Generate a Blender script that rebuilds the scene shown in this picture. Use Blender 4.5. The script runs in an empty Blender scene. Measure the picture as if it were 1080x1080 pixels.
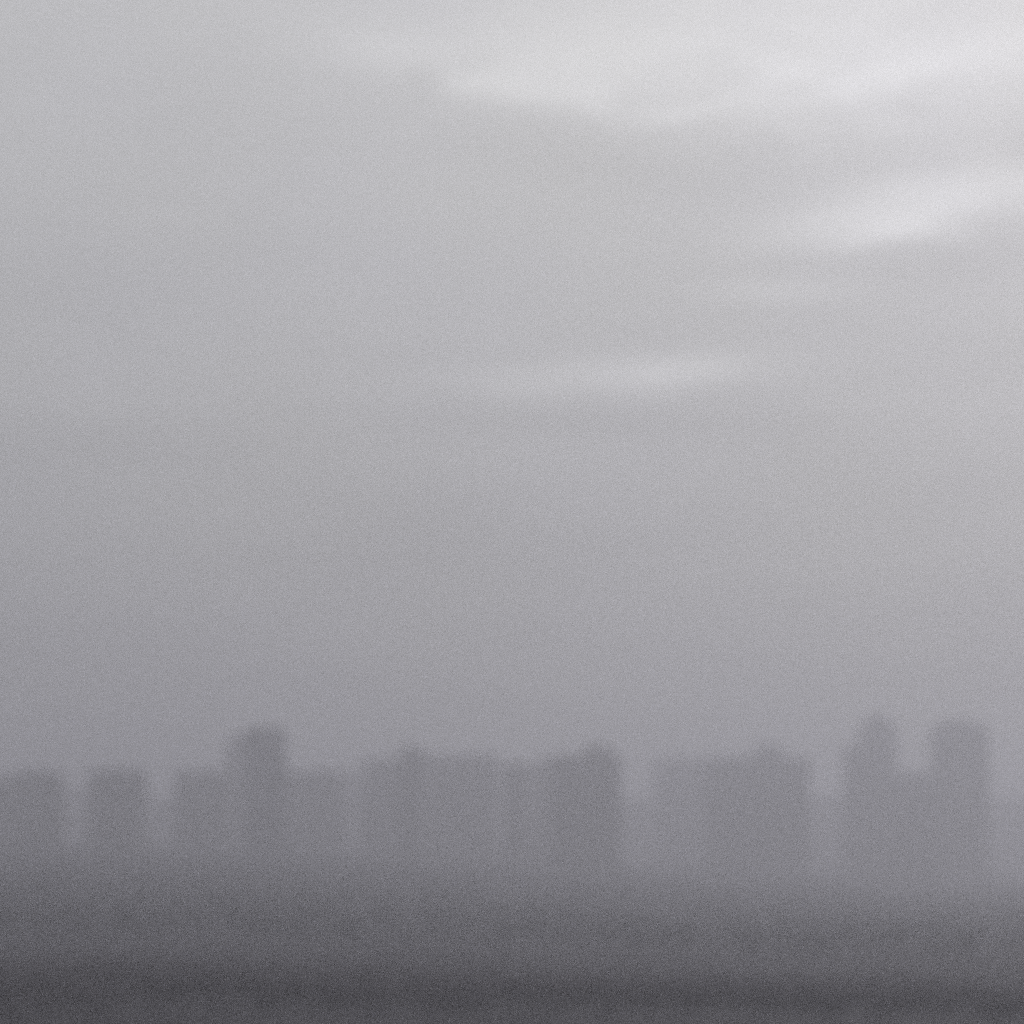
import bpy, math, random
from mathutils import Vector
random.seed(7)
S = bpy.context.scene
C = S.collection

# ------------------------------------------------------------------ helpers
F = 2550.0          # focal length in photo pixels (photo is 1080 wide)
CAM_Z = 13.0        # camera height above the flat ground in the valley
HOR = 925.0         # photo row of the true horizon

def link(name, verts, faces, mats, parent=None, midx=None):
    me = bpy.data.meshes.new(name)
    me.from_pydata(verts, [], faces)
    for m in mats:
        me.materials.append(m)
    if midx:
        me.polygons.foreach_set('material_index', midx)
    me.update()
    o = bpy.data.objects.new(name, me)
    C.objects.link(o)
    if parent:
        o.parent = parent
    return o

def thing(name, label, cat, loc, rotz=0.0, group=None):
    o = bpy.data.objects.new(name, None)
    o.empty_display_size = 5
    C.objects.link(o)
    o.location = loc
    o.rotation_euler = (0, 0, rotz)
    o['label'] = label
    o['category'] = cat
    if group:
        o['group'] = group
    return o

class MB:
    def __init__(s):
        s.v, s.f, s.m = [], [], []
    def quad(s, a, b, c, d, m=0):
        n = len(s.v)
        s.v += [a, b, c, d]
        s.f.append((n, n+1, n+2, n+3))
        s.m.append(m)
    def box(s, x0, x1, y0, y1, z0, z1, m=0, bottom=True):
        p = [(x0,y0,z0),(x1,y0,z0),(x1,y1,z0),(x0,y1,z0),(x0,y0,z1),(x1,y0,z1),(x1,y1,z1),(x0,y1,z1)]
        n = len(s.v)
        s.v += p
        fs = [(4,5,6,7),(0,1,5,4),(1,2,6,5),(2,3,7,6),(3,0,4,7)]
        if bottom:
            fs.append((3,2,1,0))
        for f in fs:
            s.f.append(tuple(n+i for i in f))
            s.m.append(m)
    def build(s, name, mats, parent=None):
        return link(name, s.v, s.f, mats, parent, s.m)

# ------------------------------------------------------------------ materials
def new_mat(name):
    m = bpy.data.materials.new(name)
    m.use_nodes = True
    nt = m.node_tree
    return m, nt, nt.nodes['Principled BSDF']

def noisy(name, c0, c1, scale, rough=0.9, spec=0.2, coord='Object', stretch=(1,1,1), bump=0.0, detail=5):
    m, nt, b = new_mat(name)
    tc = nt.nodes.new('ShaderNodeTexCoord')
    mp = nt.nodes.new('ShaderNodeMapping')
    mp.inputs['Scale'].default_value = stretch
    nz = nt.nodes.new('ShaderNodeTexNoise')
    nz.inputs['Scale'].default_value = scale
    nz.inputs['Detail'].default_value = detail
    rp = nt.nodes.new('ShaderNodeValToRGB')
    rp.color_ramp.elements[0].position = 0.3
    rp.color_ramp.elements[1].position = 0.7
    rp.color_ramp.elements[0].color = (*c0, 1)
    rp.color_ramp.elements[1].color = (*c1, 1)
    L = nt.links
    L.new(tc.outputs[coord], mp.inputs['Vector'])
    L.new(mp.outputs['Vector'], nz.inputs['Vector'])
    L.new(nz.outputs['Fac'], rp.inputs['Fac'])
    L.new(rp.outputs['Color'], b.inputs['Base Color'])
    b.inputs['Roughness'].default_value = rough
    b.inputs['Specular IOR Level'].default_value = spec
    if bump:
        bp = nt.nodes.new('ShaderNodeBump')
        bp.inputs['Strength'].default_value = bump
        bp.inputs['Distance'].default_value = 0.5
        L.new(nz.outputs['Fac'], bp.inputs['Height'])
        L.new(bp.outputs['Normal'], b.inputs['Normal'])
    return m

WALLS = [noisy('stained_concrete', (.17,.165,.16), (.25,.245,.235), .12, stretch=(1,1,.25)),
         noisy('grey_render', (.21,.205,.20), (.29,.285,.275), .10, stretch=(1,1,.2)),
         noisy('dark_cladding', (.11,.11,.115), (.16,.16,.165), .15, stretch=(1,1,.3))]
ROOF = noisy('roof_felt', (.07,.07,.07), (.13,.13,.125), .4)
TRIM = noisy('roof_concrete', (.16,.155,.15), (.24,.235,.225), .3)
GLASS, _nt, _b = new_mat('window_glass')
_b.inputs['Base Color'].default_value = (.02,.022,.025,1)
_b.inputs['Roughness'].default_value = .15
GRASS = noisy('dark_rough_grass', (.034,.0325,.038), (.050,.048,.055), .02, spec=.05, coord='Generated')
LEAF = noisy('dark_leaves', (.064,.062,.065), (.10,.098,.10), .25, spec=.05)
SCRUB = noisy('dry_scrub', (.118,.112,.124), (.172,.165,.180), .3, spec=.05)
BARK = noisy('bark', (.05,.042,.035), (.08,.07,.06), 2.0)
# thin leaves and twigs let part of the light through
for m in (LEAF, SCRUB):
    t = m.node_tree; bs = t.nodes['Principled BSDF']
    tl = t.nodes.new('ShaderNodeBsdfTranslucent'); ms = t.nodes.new('ShaderNodeMixShader')
    ms.inputs[0].default_value = .45
    src = bs.inputs['Base Color'].links[0].from_socket
    t.links.new(src, tl.inputs['Color'])
    t.links.new(bs.outputs[0], ms.inputs[1]); t.links.new(tl.outputs[0], ms.inputs[2])
    t.links.new(ms.outputs[0], t.nodes['Material Output'].inputs['Surface'])
# grass pattern in metres rather than over the whole sheet
for n in GRASS.node_tree.nodes:
    if n.type == 'TEX_COORD':
        tcn = n
    if n.type == 'MAPPING':
        GRASS.node_tree.links.new(tcn.outputs['Object'], n.inputs['Vector'])

# ------------------------------------------------------------------ terrain
LEFT  = [(0,-1),(180,-1.2),(300,-.5),(450,-.2),(600,.9),(740,2.9),(880,6.6),(1005,11),(1160,17.5),(1310,22.5),(1500,27),(1800,35),(2200,44),(2600,47),(3200,40),(6000,8)]
RIGHT = [(0,-2.0),(180,-2.6),(360,-3.6),(615,-5),(850,-4.4),(1125,-2.4),(1400,2.2),(1760,8.5),(2200,13.5),(2800,18),(3300,17),(6000,6)]
def prof(P, d):
    if d <= P[0][0]: return P[0][1]
    for (a, za), (b, zb) in zip(P, P[1:]):
        if d <= b:
            t = (d-a)/(b-a)
            return za + (zb-za)*t
    return P[-1][1]
def ground_z(x, y):
    d = max(y, 0.0)
    t = (x/max(y, 200.0) + .20)/.42
    t = min(max(t, 0), 1)
    t = t*t*(3-2*t)
    z = 0
    for w, o in ((.25,-60),(.5,0),(.25,60)):           # soften the profile
        z += w*(prof(LEFT, d+o)*(1-t) + prof(RIGHT, d+o)*t)
    z += .7*math.sin(x*.011+y*.004)*math.sin(y*.009-x*.003) + .35*math.sin(x*.037+1.3)*math.sin(y*.031+.4)
    return z

def axis(lo, hi, step0, lim, grow):
    out, s, p = [0.0], step0, 0.0
    while p < hi:
        s = step0 if p < lim else s*grow
        p = min(p+s, hi); out.append(p)
    s, p = step0, 0.0
    while p > lo:
        s = step0 if p > -lim else s*grow
        p = max(p-s, lo); out.insert(0, p)
    return out
xs = axis(-6000, 6000, 12, 420, 1.18)
ys = [-6000,-3000,-1200,-400,-100] + [i*12.0 for i in range(0, 176)] + [2150,2250,2400,2650,3000,3500,4200,5000,6000]
V = [(x, y, ground_z(x, y)) for y in ys for x in xs]
nx = len(xs)
Fc = [(j*nx+i, j*nx+i+1, (j+1)*nx+i+1, (j+1)*nx+i) for j in range(len(ys)-1) for i in range(nx-1)]
g = link('ground', V, Fc, [GRASS])
g.data.polygons.foreach_set('use_smooth', [True]*len(Fc))
g['kind'] = 'structure'

# ------------------------------------------------------------------ vegetation masses
def foliage(mb, x, y, z, r, h, n, leaf):
    """an uneven crown of leaf clumps: several lobes, each filled with small tilted faces"""
    lobes = []
    for _ in range(5):
        a = random.uniform(0, 6.283); q = random.uniform(0, .6)*r
        lobes.append((x+math.cos(a)*q, y+math.sin(a)*q, z+h*random.uniform(.3,.8), r*random.uniform(.4,.7), h*random.uniform(.2,.36)))
    for i in range(n):
        lx, ly, lz, lr, lh = lobes[i % 5]
        d = Vector((random.gauss(0,1), random.gauss(0,1), random.gauss(0,1))).normalized()*random.uniform(.55,1.05)
        p = Vector((lx+d.x*lr, ly+d.y*lr, max(lz+d.z*lh, z+.1)))
        nrm = (d + Vector((random.gauss(0,.5), random.gauss(0,.5), random.gauss(.4,.5)))).normalized()
        u = nrm.orthogonal().normalized()*leaf*random.uniform(.6,1.3)
        v = nrm.cross(u)*random.uniform(.5,.9)
        mb.quad(tuple(p-u-v*.4), tuple(p+v-u*.2), tuple(p+u+v*.4), tuple(p-v+u*.2))
def trunk(mb, x, y, z, h, r):
    k = 5
    n = len(mb.v)
    for zz, rr in ((z-.4, r), (z+h, r*.5)):
        for i in range(k):
            a = 6.283*i/k
            mb.v.append((x+math.cos(a)*rr, y+math.sin(a)*rr, zz))
    for i in range(k):
        mb.f.append((n+i, n+(i+1)%k, n+k+(i+1)%k, n+k+i)); mb.m.append(1)

# wooded slope in front of the towers
mb = MB()
cnt = 0
while cnt < 6500:
    y = random.uniform(560, 2200); x = random.uniform(-.24, .24)*y
    t = x/y/.21
    if random.random() > .35+.65*min(1, (y-600)/500): continue
    h = random.uniform(1.6, 3.4); r = h*random.uniform(.7,1.1)
    z = ground_z(x, y)
    trunk(mb, x, y, z, h*.5, .14)
    foliage(mb, x, y, z, r, h, 30, .62)
    cnt += 1
w = mb.build('woods', [LEAF, BARK]); w['kind'] = 'stuff'
w['label'] = 'dark wooded slope fading into the haze below the towers'

# low scrub belt across the bottom of the view
mb = MB()
for _ in range(760):
    t = random.uniform(-1.12, 1.12)
    y = random.gauss(302, 20 if t < 0 else 9) + 14*t
    if t > .0 and random.random() < .4:
        y = random.uniform(268, 300)
    x = t*.212*y
    z = ground_z(x, y)
    h = random.uniform(2.0, 3.1)
    if t > .1: h = random.uniform(2.5, 3.3)*(1 if y > 285 else .7)
    if t > .85: h *= .6
    trunk(mb, x, y, z, h*.4, .07)
    foliage(mb, x, y, z, h*random.uniform(.6,.9), h, 95, .26)
s = mb.build('scrub', [SCRUB, BARK]); s['kind'] = 'stuff'
s['label'] = 'dark belt of low scrub across the foreground'

# scattered tussocks and bushes on the open ground
mb = MB()
for _ in range(1500):
    y = 190 + 620*random.random()**.8; x = random.uniform(-.235, .235)*y
    h = random.uniform(.35, 1.3)
    foliage(mb, x, y, ground_z(x, y)-.1, h*1.3, h, 34, .2)
s = mb.build('ground_cover', [SCRUB]); s['kind'] = 'stuff'
s['label'] = 'low bushes and tussocks scattered over the dark ground'

# ------------------------------------------------------------------ towers
def facade(mb, w, d, z0, z1, x0=None, y0=None, storey=3.0, bay=3.4, wall=0, glass=1):
    """a storeyed block: every cell a wall frame with a recessed pane"""
    x0 = -w/2 if x0 is None else x0
    y0 = 0.0 if y0 is None else y0
    ns = max(2, round((z1-z0)/storey)); sh = (z1-z0)/ns
    cs = [(x0,y0),(x0+w,y0),(x0+w,y0+d),(x0,y0+d)]
    for e in range(4):
        ax, ay = cs[e]; bx, by = cs[(e+1)%4]
        Ln = math.hypot(bx-ax, by-ay); ux, uy = (bx-ax)/Ln, (by-ay)/Ln
        ix, iy = -uy*.28, ux*.28                      # inwards
        nb = max(2, round(Ln/bay)); bw = Ln/nb
        def P(u, z, inn=0): return (ax+ux*u+ix*inn, ay+uy*u+iy*inn, z)
        for k in range(ns):
            za, zb = z0+k*sh, z0+(k+1)*sh
            wa, wb = za+sh*.30, zb-sh*.16
            mb.quad(P(0,za), P(Ln,za), P(Ln,wa), P(0,wa), wall)
            mb.quad(P(0,wb), P(Ln,wb), P(Ln,zb), P(0,zb), wall)
            for i in range(nb):
                a, b = i*bw, (i+1)*bw
                p, q = a+bw*.22, b-bw*.22
                mb.quad(P(a,wa), P(p,wa), P(p,wb), P(a,wb), wall)
                mb.quad(P(q,wa), P(b,wa), P(b,wb), P(q,wb), wall)
                mb.quad(P(p,wa), P(q,wa), P(q,wa,1), P(p,wa,1), wall)
                mb.quad(P(p,wb,1), P(q,wb,1), P(q,wb), P(p,wb), wall)
                mb.quad(P(p,wa), P(p,wa,1), P(p,wb,1), P(p,wb), wall)
                mb.quad(P(q,wa,1), P(q,wa), P(q,wb), P(q,wb,1), wall)
                mb.quad(P(p,wa,1), P(q,wa,1), P(q,wb,1), P(p,wb,1), glass)

def roof_on(root, x0, x1, y0, y1, z):
    mb = MB(); mb.box(x0+.31, x1-.31, y0+.31, y1-.31, z-.25, z+.05); mb.build('roof', [ROOF], root)
    mb = MB(); t = .3; h = 1.1
    mb.box(x0-.04, x1+.04, y0-.04, y0+t, z-.02, z+h)
    mb.box(x0-.04, x1+.04, y1-t, y1+.04, z-.02, z+h)
    mb.box(x0-.04, x0+t, y0+t, y1-t, z-.02, z+h)
    mb.box(x1-t, x1+.04, y0+t, y1-t, z-.02, z+h)
    mb.build('parapet', [TRIM], root)

def housing(root, xc, w, yc, d, z0, z1):
    mb = MB()
    mb.box(xc-w/2, xc+w/2, yc-d/2, yc+d/2, z0, z1)
    mb.box(xc-w/2-.25, xc+w/2+.25, yc-d/2-.25, yc+d/2+.25, z1, z1+.3)       # cap slab
    mb.box(xc-.9, xc+.9, yc-d/2-.06, yc-d/2, z0+.05, z0+2.1)                 # door leaf
    for k in (-1, 1):                                                         # louvres
        mb.box(xc+k*w*.3-.7, xc+k*w*.3+.7, yc-d/2-.05, yc-d/2, z0+1.2, z0+2.2)
    mb.build('lift_housing', [TRIM], root)

def px_x(px, Y): return (px-540)/F*Y
def px_z(py, Y): return CAM_Z + Y*(HOR-py)/F

def tower(Y, segs, label, depth=18, wall=0, house=None, name='apartment_tower', rot=0.0):
    """segs: (px0, px1, top row, depth offset) - the main block first"""
    cx = px_x((segs[0][0]+segs[0][1])/2, Y)
    gz = min(ground_z(cx+dx, Y+dy) for dx in (-15,0,15) for dy in (0,depth)) - .5
    root = thing(name, label, 'building', (cx, Y, gz), rot, 'tower blocks fading into the haze')
    for k, (a, b, top, off) in enumerate(segs):
        xa, xb = px_x(a, Y)-cx, px_x(b, Y)-cx
        z1 = px_z(top, Y)-gz-1.1
        y0, y1 = off, depth-abs(off)*.5
        m = MB(); facade(m, xb-xa, y1-y0, 0, z1, xa, y0)
        m.build('wall' if k == 0 else 'wing', [WALLS[wall], GLASS], root)
        roof_on(root, xa, xb, y0, y1, z1)
        if k == 0 and house is None:
            housing(root, (xa+xb)/2+random.uniform(-3,3), 5, depth*.6, 5, z1+.05, z1+2.6)
    if house:
        for (a, b, top, seg) in house:
            z0 = px_z(segs[seg][2], Y)-gz-1.05
            xa, xb = px_x(a, Y)-cx, px_x(b, Y)-cx
            housing(root, (xa+xb)/2, xb-xa, depth*.5, depth*.45, z0, px_z(top, Y)-gz)
    return root

tower(1520, [(-45, 8, 820, 0)], 'grey apartment tower cut off by the left edge of the view')
tower(1470, [(14, 62, 814, 0)], 'grey apartment tower left of the first bright gap, near the left edge')
tower(1460, [(93, 150, 812, 0)], 'dark lone apartment tower standing between two bright gaps at left')
tower(1580, [(184, 242, 813, 0)], 'broad flat-topped tower directly left of the tall dark tower', wall=1)
tower(1440, [(257, 299, 769, 0)], 'tallest dark tower of the left half, rising above its flat neighbours', wall=2,
      house=[(268, 290, 766, 0)], depth=20)
tower(1850, [(238, 262, 776, 0)], 'faint slim tower peeking out left of the tallest dark tower')
tower(1700, [(302, 361, 813, 0)], 'pale flat-topped tower directly right of the tall dark tower')
tower(1740, [(380, 419, 801, 0)], 'faint tower tucked behind the left of the slim dark-topped tower', wall=1)
tower(1500, [(420, 447, 791, 0)], 'slim tower rising above its broad neighbour left of centre', house=[(426, 440, 786, 0)])
tower(1700, [(449, 526, 797, 0)], 'broad flat-topped slab tower at the centre of the skyline', wall=1)
tower(1530, [(530, 554, 806, 0)], 'narrow tower right of the broad central slab')
tower(1760, [(556, 588, 804, 0)], 'faint low tower squeezed against the left of the dark central tower', wall=1)
tower(1430, [(580, 655, 796, 0)], 'wide dark tower right of centre with a raised rooftop housing', wall=0,
      house=[(617, 645, 786, 0)], depth=22)
tower(2120, [(690, 744, 800, 0)], 'faint pale tower right of the wide bright gap')
tower(1700, [(746, 854, 799, 0)], 'widest slab tower of the skyline, raised in its middle', wall=0,
      house=[(799, 826, 786, 0)], depth=22)
tower(1820, [(909, 946, 762, 0), (892, 909, 786, 3)], 'tall pale stepped tower left of the round dip at the right',
      house=[(918, 936, 754, 0)], wall=0)
tower(1850, [(948, 984, 815, 0)], 'low block filling the dip between the two tall right-hand towers', name='apartment_block', wall=0)
tower(1800, [(986, 1043, 765, 0)], 'tall broad tower farthest right on the skyline', house=[(995, 1030, 759, 0)], wall=0, depth=20)

# fainter low blocks far behind, seen only through the gaps
tower(2350, [(58, 101, 832, 0)], 'faint distant low block inside the leftmost bright gap', name='apartment_block')
tower(2300, [(143, 191, 842, 0)], 'faint distant low block in the second bright gap, right of the lone tower', name='apartment_block')
tower(2250, [(354, 388, 816, 0)], 'faint distant block in the narrow gap left of the slim tower group', name='apartment_block')
tower(2400, [(650, 697, 842, 0)], 'faint distant block in the wide gap right of the dark central tower', name='apartment_block')
tower(2450, [(849, 893, 840, 0)], 'faint distant block in the bright gap right of the widest slab', name='apartment_block')
tower(2600, [(1040, 1100, 842, 0)], 'faint distant block in the pale gap at the right edge', name='apartment_block')

# ------------------------------------------------------------------ haze
HZ = MB(); HZ.box(-6100, 6100, -6100, 6100, -9, 150)
hz, nt, b = new_mat('haze_air')
nt.nodes.remove(b)
pv = nt.nodes.new('ShaderNodeVolumePrincipled')
pv.inputs['Color'].default_value = (.655, .654, .712, 1)
pv.inputs['Density'].default_value = .00092
pv.inputs['Density Attribute'].default_value = ''
pv.inputs['Temperature Attribute'].default_value = ''
pv.inputs['Anisotropy'].default_value = .6
nt.links.new(pv.outputs[0], nt.nodes['Material Output'].inputs['Volume'])
h = HZ.build('haze', [hz]); h['kind'] = 'stuff'
h['label'] = 'grey smog filling the air in front of the skyline'

# ------------------------------------------------------------------ sky and sun
SUN_EL, SUN_AZ = math.radians(37), math.radians(34)      # azimuth east of the view axis (+Y)
sd = Vector((math.sin(SUN_AZ)*math.cos(SUN_EL), math.cos(SUN_AZ)*math.cos(SUN_EL), math.sin(SUN_EL)))
sun = bpy.data.lights.new('sun', 'SUN')
sun.energy = 1.0; sun.angle = math.radians(20); sun.color = (1, .98, .96)
so = bpy.data.objects.new('sun', sun); C.objects.link(so)
so.rotation_euler = sd.to_track_quat('Z', 'Y').to_euler()

W = bpy.data.worlds.new('World'); S.world = W; W.use_nodes = True
nt = W.node_tree; N = nt.nodes; L = nt.links
for n in list(N): N.remove(n)
def math_(op, a, b=None, c=None, clamp=False):
    n = N.new('ShaderNodeMath'); n.operation = op; n.use_clamp = clamp
    for i, v in enumerate((a, b, c)):
        if v is None: continue
        if isinstance(v, (int, float)): n.inputs[i].default_value = v
        else: L.new(v, n.inputs[i])
    return n.outputs[0]
tc = N.new('ShaderNodeTexCoord')
sep = N.new('ShaderNodeSeparateXYZ'); L.new(tc.outputs['Generated'], sep.inputs[0])
dx, dy, dz = sep.outputs
el = math_('ARCSINE', dz)
az = math_('ARCTAN2', dx, dy)
zc = math_('MAXIMUM', dz, 0.0)
# cloud-layer coordinates: the direction cut with a flat deck, so clouds flatten towards the horizon
inv = math_('DIVIDE', 1.0, math_('ADD', zc, .06))
cmb = N.new('ShaderNodeCombineXYZ')
L.new(math_('MULTIPLY', dx, inv), cmb.inputs[0]); L.new(math_('MULTIPLY', dy, inv), cmb.inputs[1])
def noise(scale, detail, rough, vec, dist=0.0):
    n = N.new('ShaderNodeTexNoise'); n.inputs['Scale'].default_value = scale
    n.inputs['Detail'].default_value = detail; n.inputs['Roughness'].default_value = rough
    n.inputs['Distortion'].default_value = dist
    L.new(vec, n.inputs['Vector']); return n.outputs['Fac']
n1 = noise(1.1, 4, .5, cmb.outputs[0], .4)
n2 = noise(7.0, 4, .55, tc.outputs['Generated'])
# overcast sky: brighter overhead, brightest round the veiled sun
base = math_('MULTIPLY_ADD', math_('POWER', zc, .75), .58, .27)
dot = N.new('ShaderNodeVectorMath'); dot.operation = 'DOT_PRODUCT'
L.new(tc.outputs['Generated'], dot.inputs[0]); dot.inputs[1].default_value = sd
glow = math_('MULTIPLY', math_('POWER', math_('MAXIMUM', dot.outputs['Value'], 0.0), 7.0), .34)
lum = math_('ADD', base, glow)
lum = math_('MULTIPLY', lum, math_('MULTIPLY_ADD', n1, .26, .87))
# brighter rifts in the cloud deck
aev = N.new('ShaderNodeCombineXYZ')
L.new(math_('MULTIPLY', az, 16.0), aev.inputs[0]); L.new(math_('MULTIPLY', el, 55.0), aev.inputs[1])
n3 = noise(1.0, 6, .6, aev.outputs[0], .6)
lum = math_('MULTIPLY', lum, math_('MULTIPLY_ADD', n3, .09, .955))
wob = math_('ADD', math_('MULTIPLY', math_('SUBTRACT', n2, .5), .025), math_('MULTIPLY', math_('SUBTRACT', n3, .5), .03))
def rift(px, py, rx, ry, tilt, amp, soft_low=1.0):
    global lum
    a0 = math.atan((px-540)/F); e0 = math.atan((HOR-py)/F)
    u = math_('SUBTRACT', az, a0); v = math_('ADD', math_('SUBTRACT', el, e0), math_('MULTIPLY', wob, ry/60.0))
    c, s_ = math.cos(tilt), math.sin(tilt)
    U = math_('ADD', math_('MULTIPLY', u, c), math_('MULTIPLY', v, s_))
    Vv = math_('SUBTRACT', math_('MULTIPLY', v, c), math_('MULTIPLY', u, s_))
    if soft_low != 1.0:       # a crisper lower edge
        neg = math_('MINIMUM', Vv, 0.0); pos = math_('MAXIMUM', Vv, 0.0)
        Vv = math_('ADD', pos, math_('MULTIPLY', neg, soft_low))
    q = math_('ADD', math_('POWER', math_('DIVIDE', U, rx/F), 2.0), math_('POWER', math_('DIVIDE', Vv, ry/F), 2.0))
    gsn = math_('EXPONENT', math_('MULTIPLY', q, -1.0))
    lum = math_('ADD', lum, math_('MULTIPLY', gsn, math_('MULTIPLY', amp, math_('MAXIMUM', math_('MULTIPLY_ADD', n3, 1.7, .15), 0.1))))
rift(640, 397, 175, 19, .035, .15)
rift(735, 388, 70, 13, .0, .05)
rift(660, 446, 170, 16, -.02, -.035)
rift(965, 240, 150, 38, .14, .18, 3.0)
rift(1075, 214, 120, 30, .10, .11)
rift(950, 205, 80, 11, .05, .06)
rift(880, 232, 60, 10, .10, .05)
rift(985, 296, 120, 20, .12, -.035)
rift(830, 312, 100, 12, .0, .09)
rift(900, 430, 140, 14, -.03, .03)
rift(620, 108, 200, 62, -.13, .14, 3.6)
rift(640, 176, 190, 30, -.10, -.04)
rift(850, 55, 270, 95, -.03, .13, 1.4)
rift(1010, 72, 100, 20, .10, .09)
rift(840, 80, 60, 16, -.2, .06)
rift(420, 60, 100, 22, -.12, .05)
rift(160, 236, 60, 9, .05, .035)
rift(890, 156, 100, 20, -.12, -.025)
rift(1088, 172, 34, 20, .6, -.07)
rift(60, 430, 200, 26, .02, .02)
hue = N.new('ShaderNodeCombineColor')
L.new(lum, hue.inputs[0]); L.new(math_('MULTIPLY', lum, 1.0), hue.inputs[1])
L.new(math_('MULTIPLY', lum, math_('MULTIPLY_ADD', n2, .10, .965)), hue.inputs[2])
bg1 = N.new('ShaderNodeBackground'); bg1.inputs['Strength'].default_value = 1.0
L.new(hue.outputs[0], bg1.inputs['Color'])
sky = N.new('ShaderNodeTexSky'); sky.sky_type = 'NISHITA'; sky.sun_disc = False
sky.sun_elevation = SUN_EL; sky.sun_rotation = SUN_AZ
sky.dust_density = 6; sky.air_density = 1
bg0 = N.new('ShaderNodeBackground'); bg0.inputs['Strength'].default_value = .08
L.new(sky.outputs[0], bg0.inputs['Color'])
mx = N.new('ShaderNodeMixShader'); mx.inputs[0].default_value = .93
L.new(bg0.outputs[0], mx.inputs[1]); L.new(bg1.outputs[0], mx.inputs[2])
out = N.new('ShaderNodeOutputWorld'); L.new(mx.outputs[0], out.inputs['Surface'])

# ------------------------------------------------------------------ camera
cam = bpy.data.cameras.new('camera')
cam.sensor_width = 36; cam.lens = 36*F/1080
cam.shift_y = (HOR-540)/1080
cam.clip_start = .5; cam.clip_end = 30000
cam.dof.use_dof = True; cam.dof.focus_distance = 5.5; cam.dof.aperture_fstop = 1.8
co = bpy.data.objects.new('camera', cam); C.objects.link(co)
co.location = (0, 0, CAM_Z); co.rotation_euler = (math.radians(90), 0, 0)
S.camera = co

S.render.engine = 'CYCLES'
S.cycles.volume_bounces = 2
S.cycles.max_bounces = 6
S.cycles.use_denoising = False
S.cycles.filter_width = 2.6
S.cycles.use_adaptive_sampling = True
S.cycles.adaptive_threshold = .05
S.cycles.adaptive_min_samples = 28
S.view_settings.view_transform = 'Standard'
S.view_settings.look = 'None'
S.view_settings.exposure = 0
S.view_settings.gamma = 1
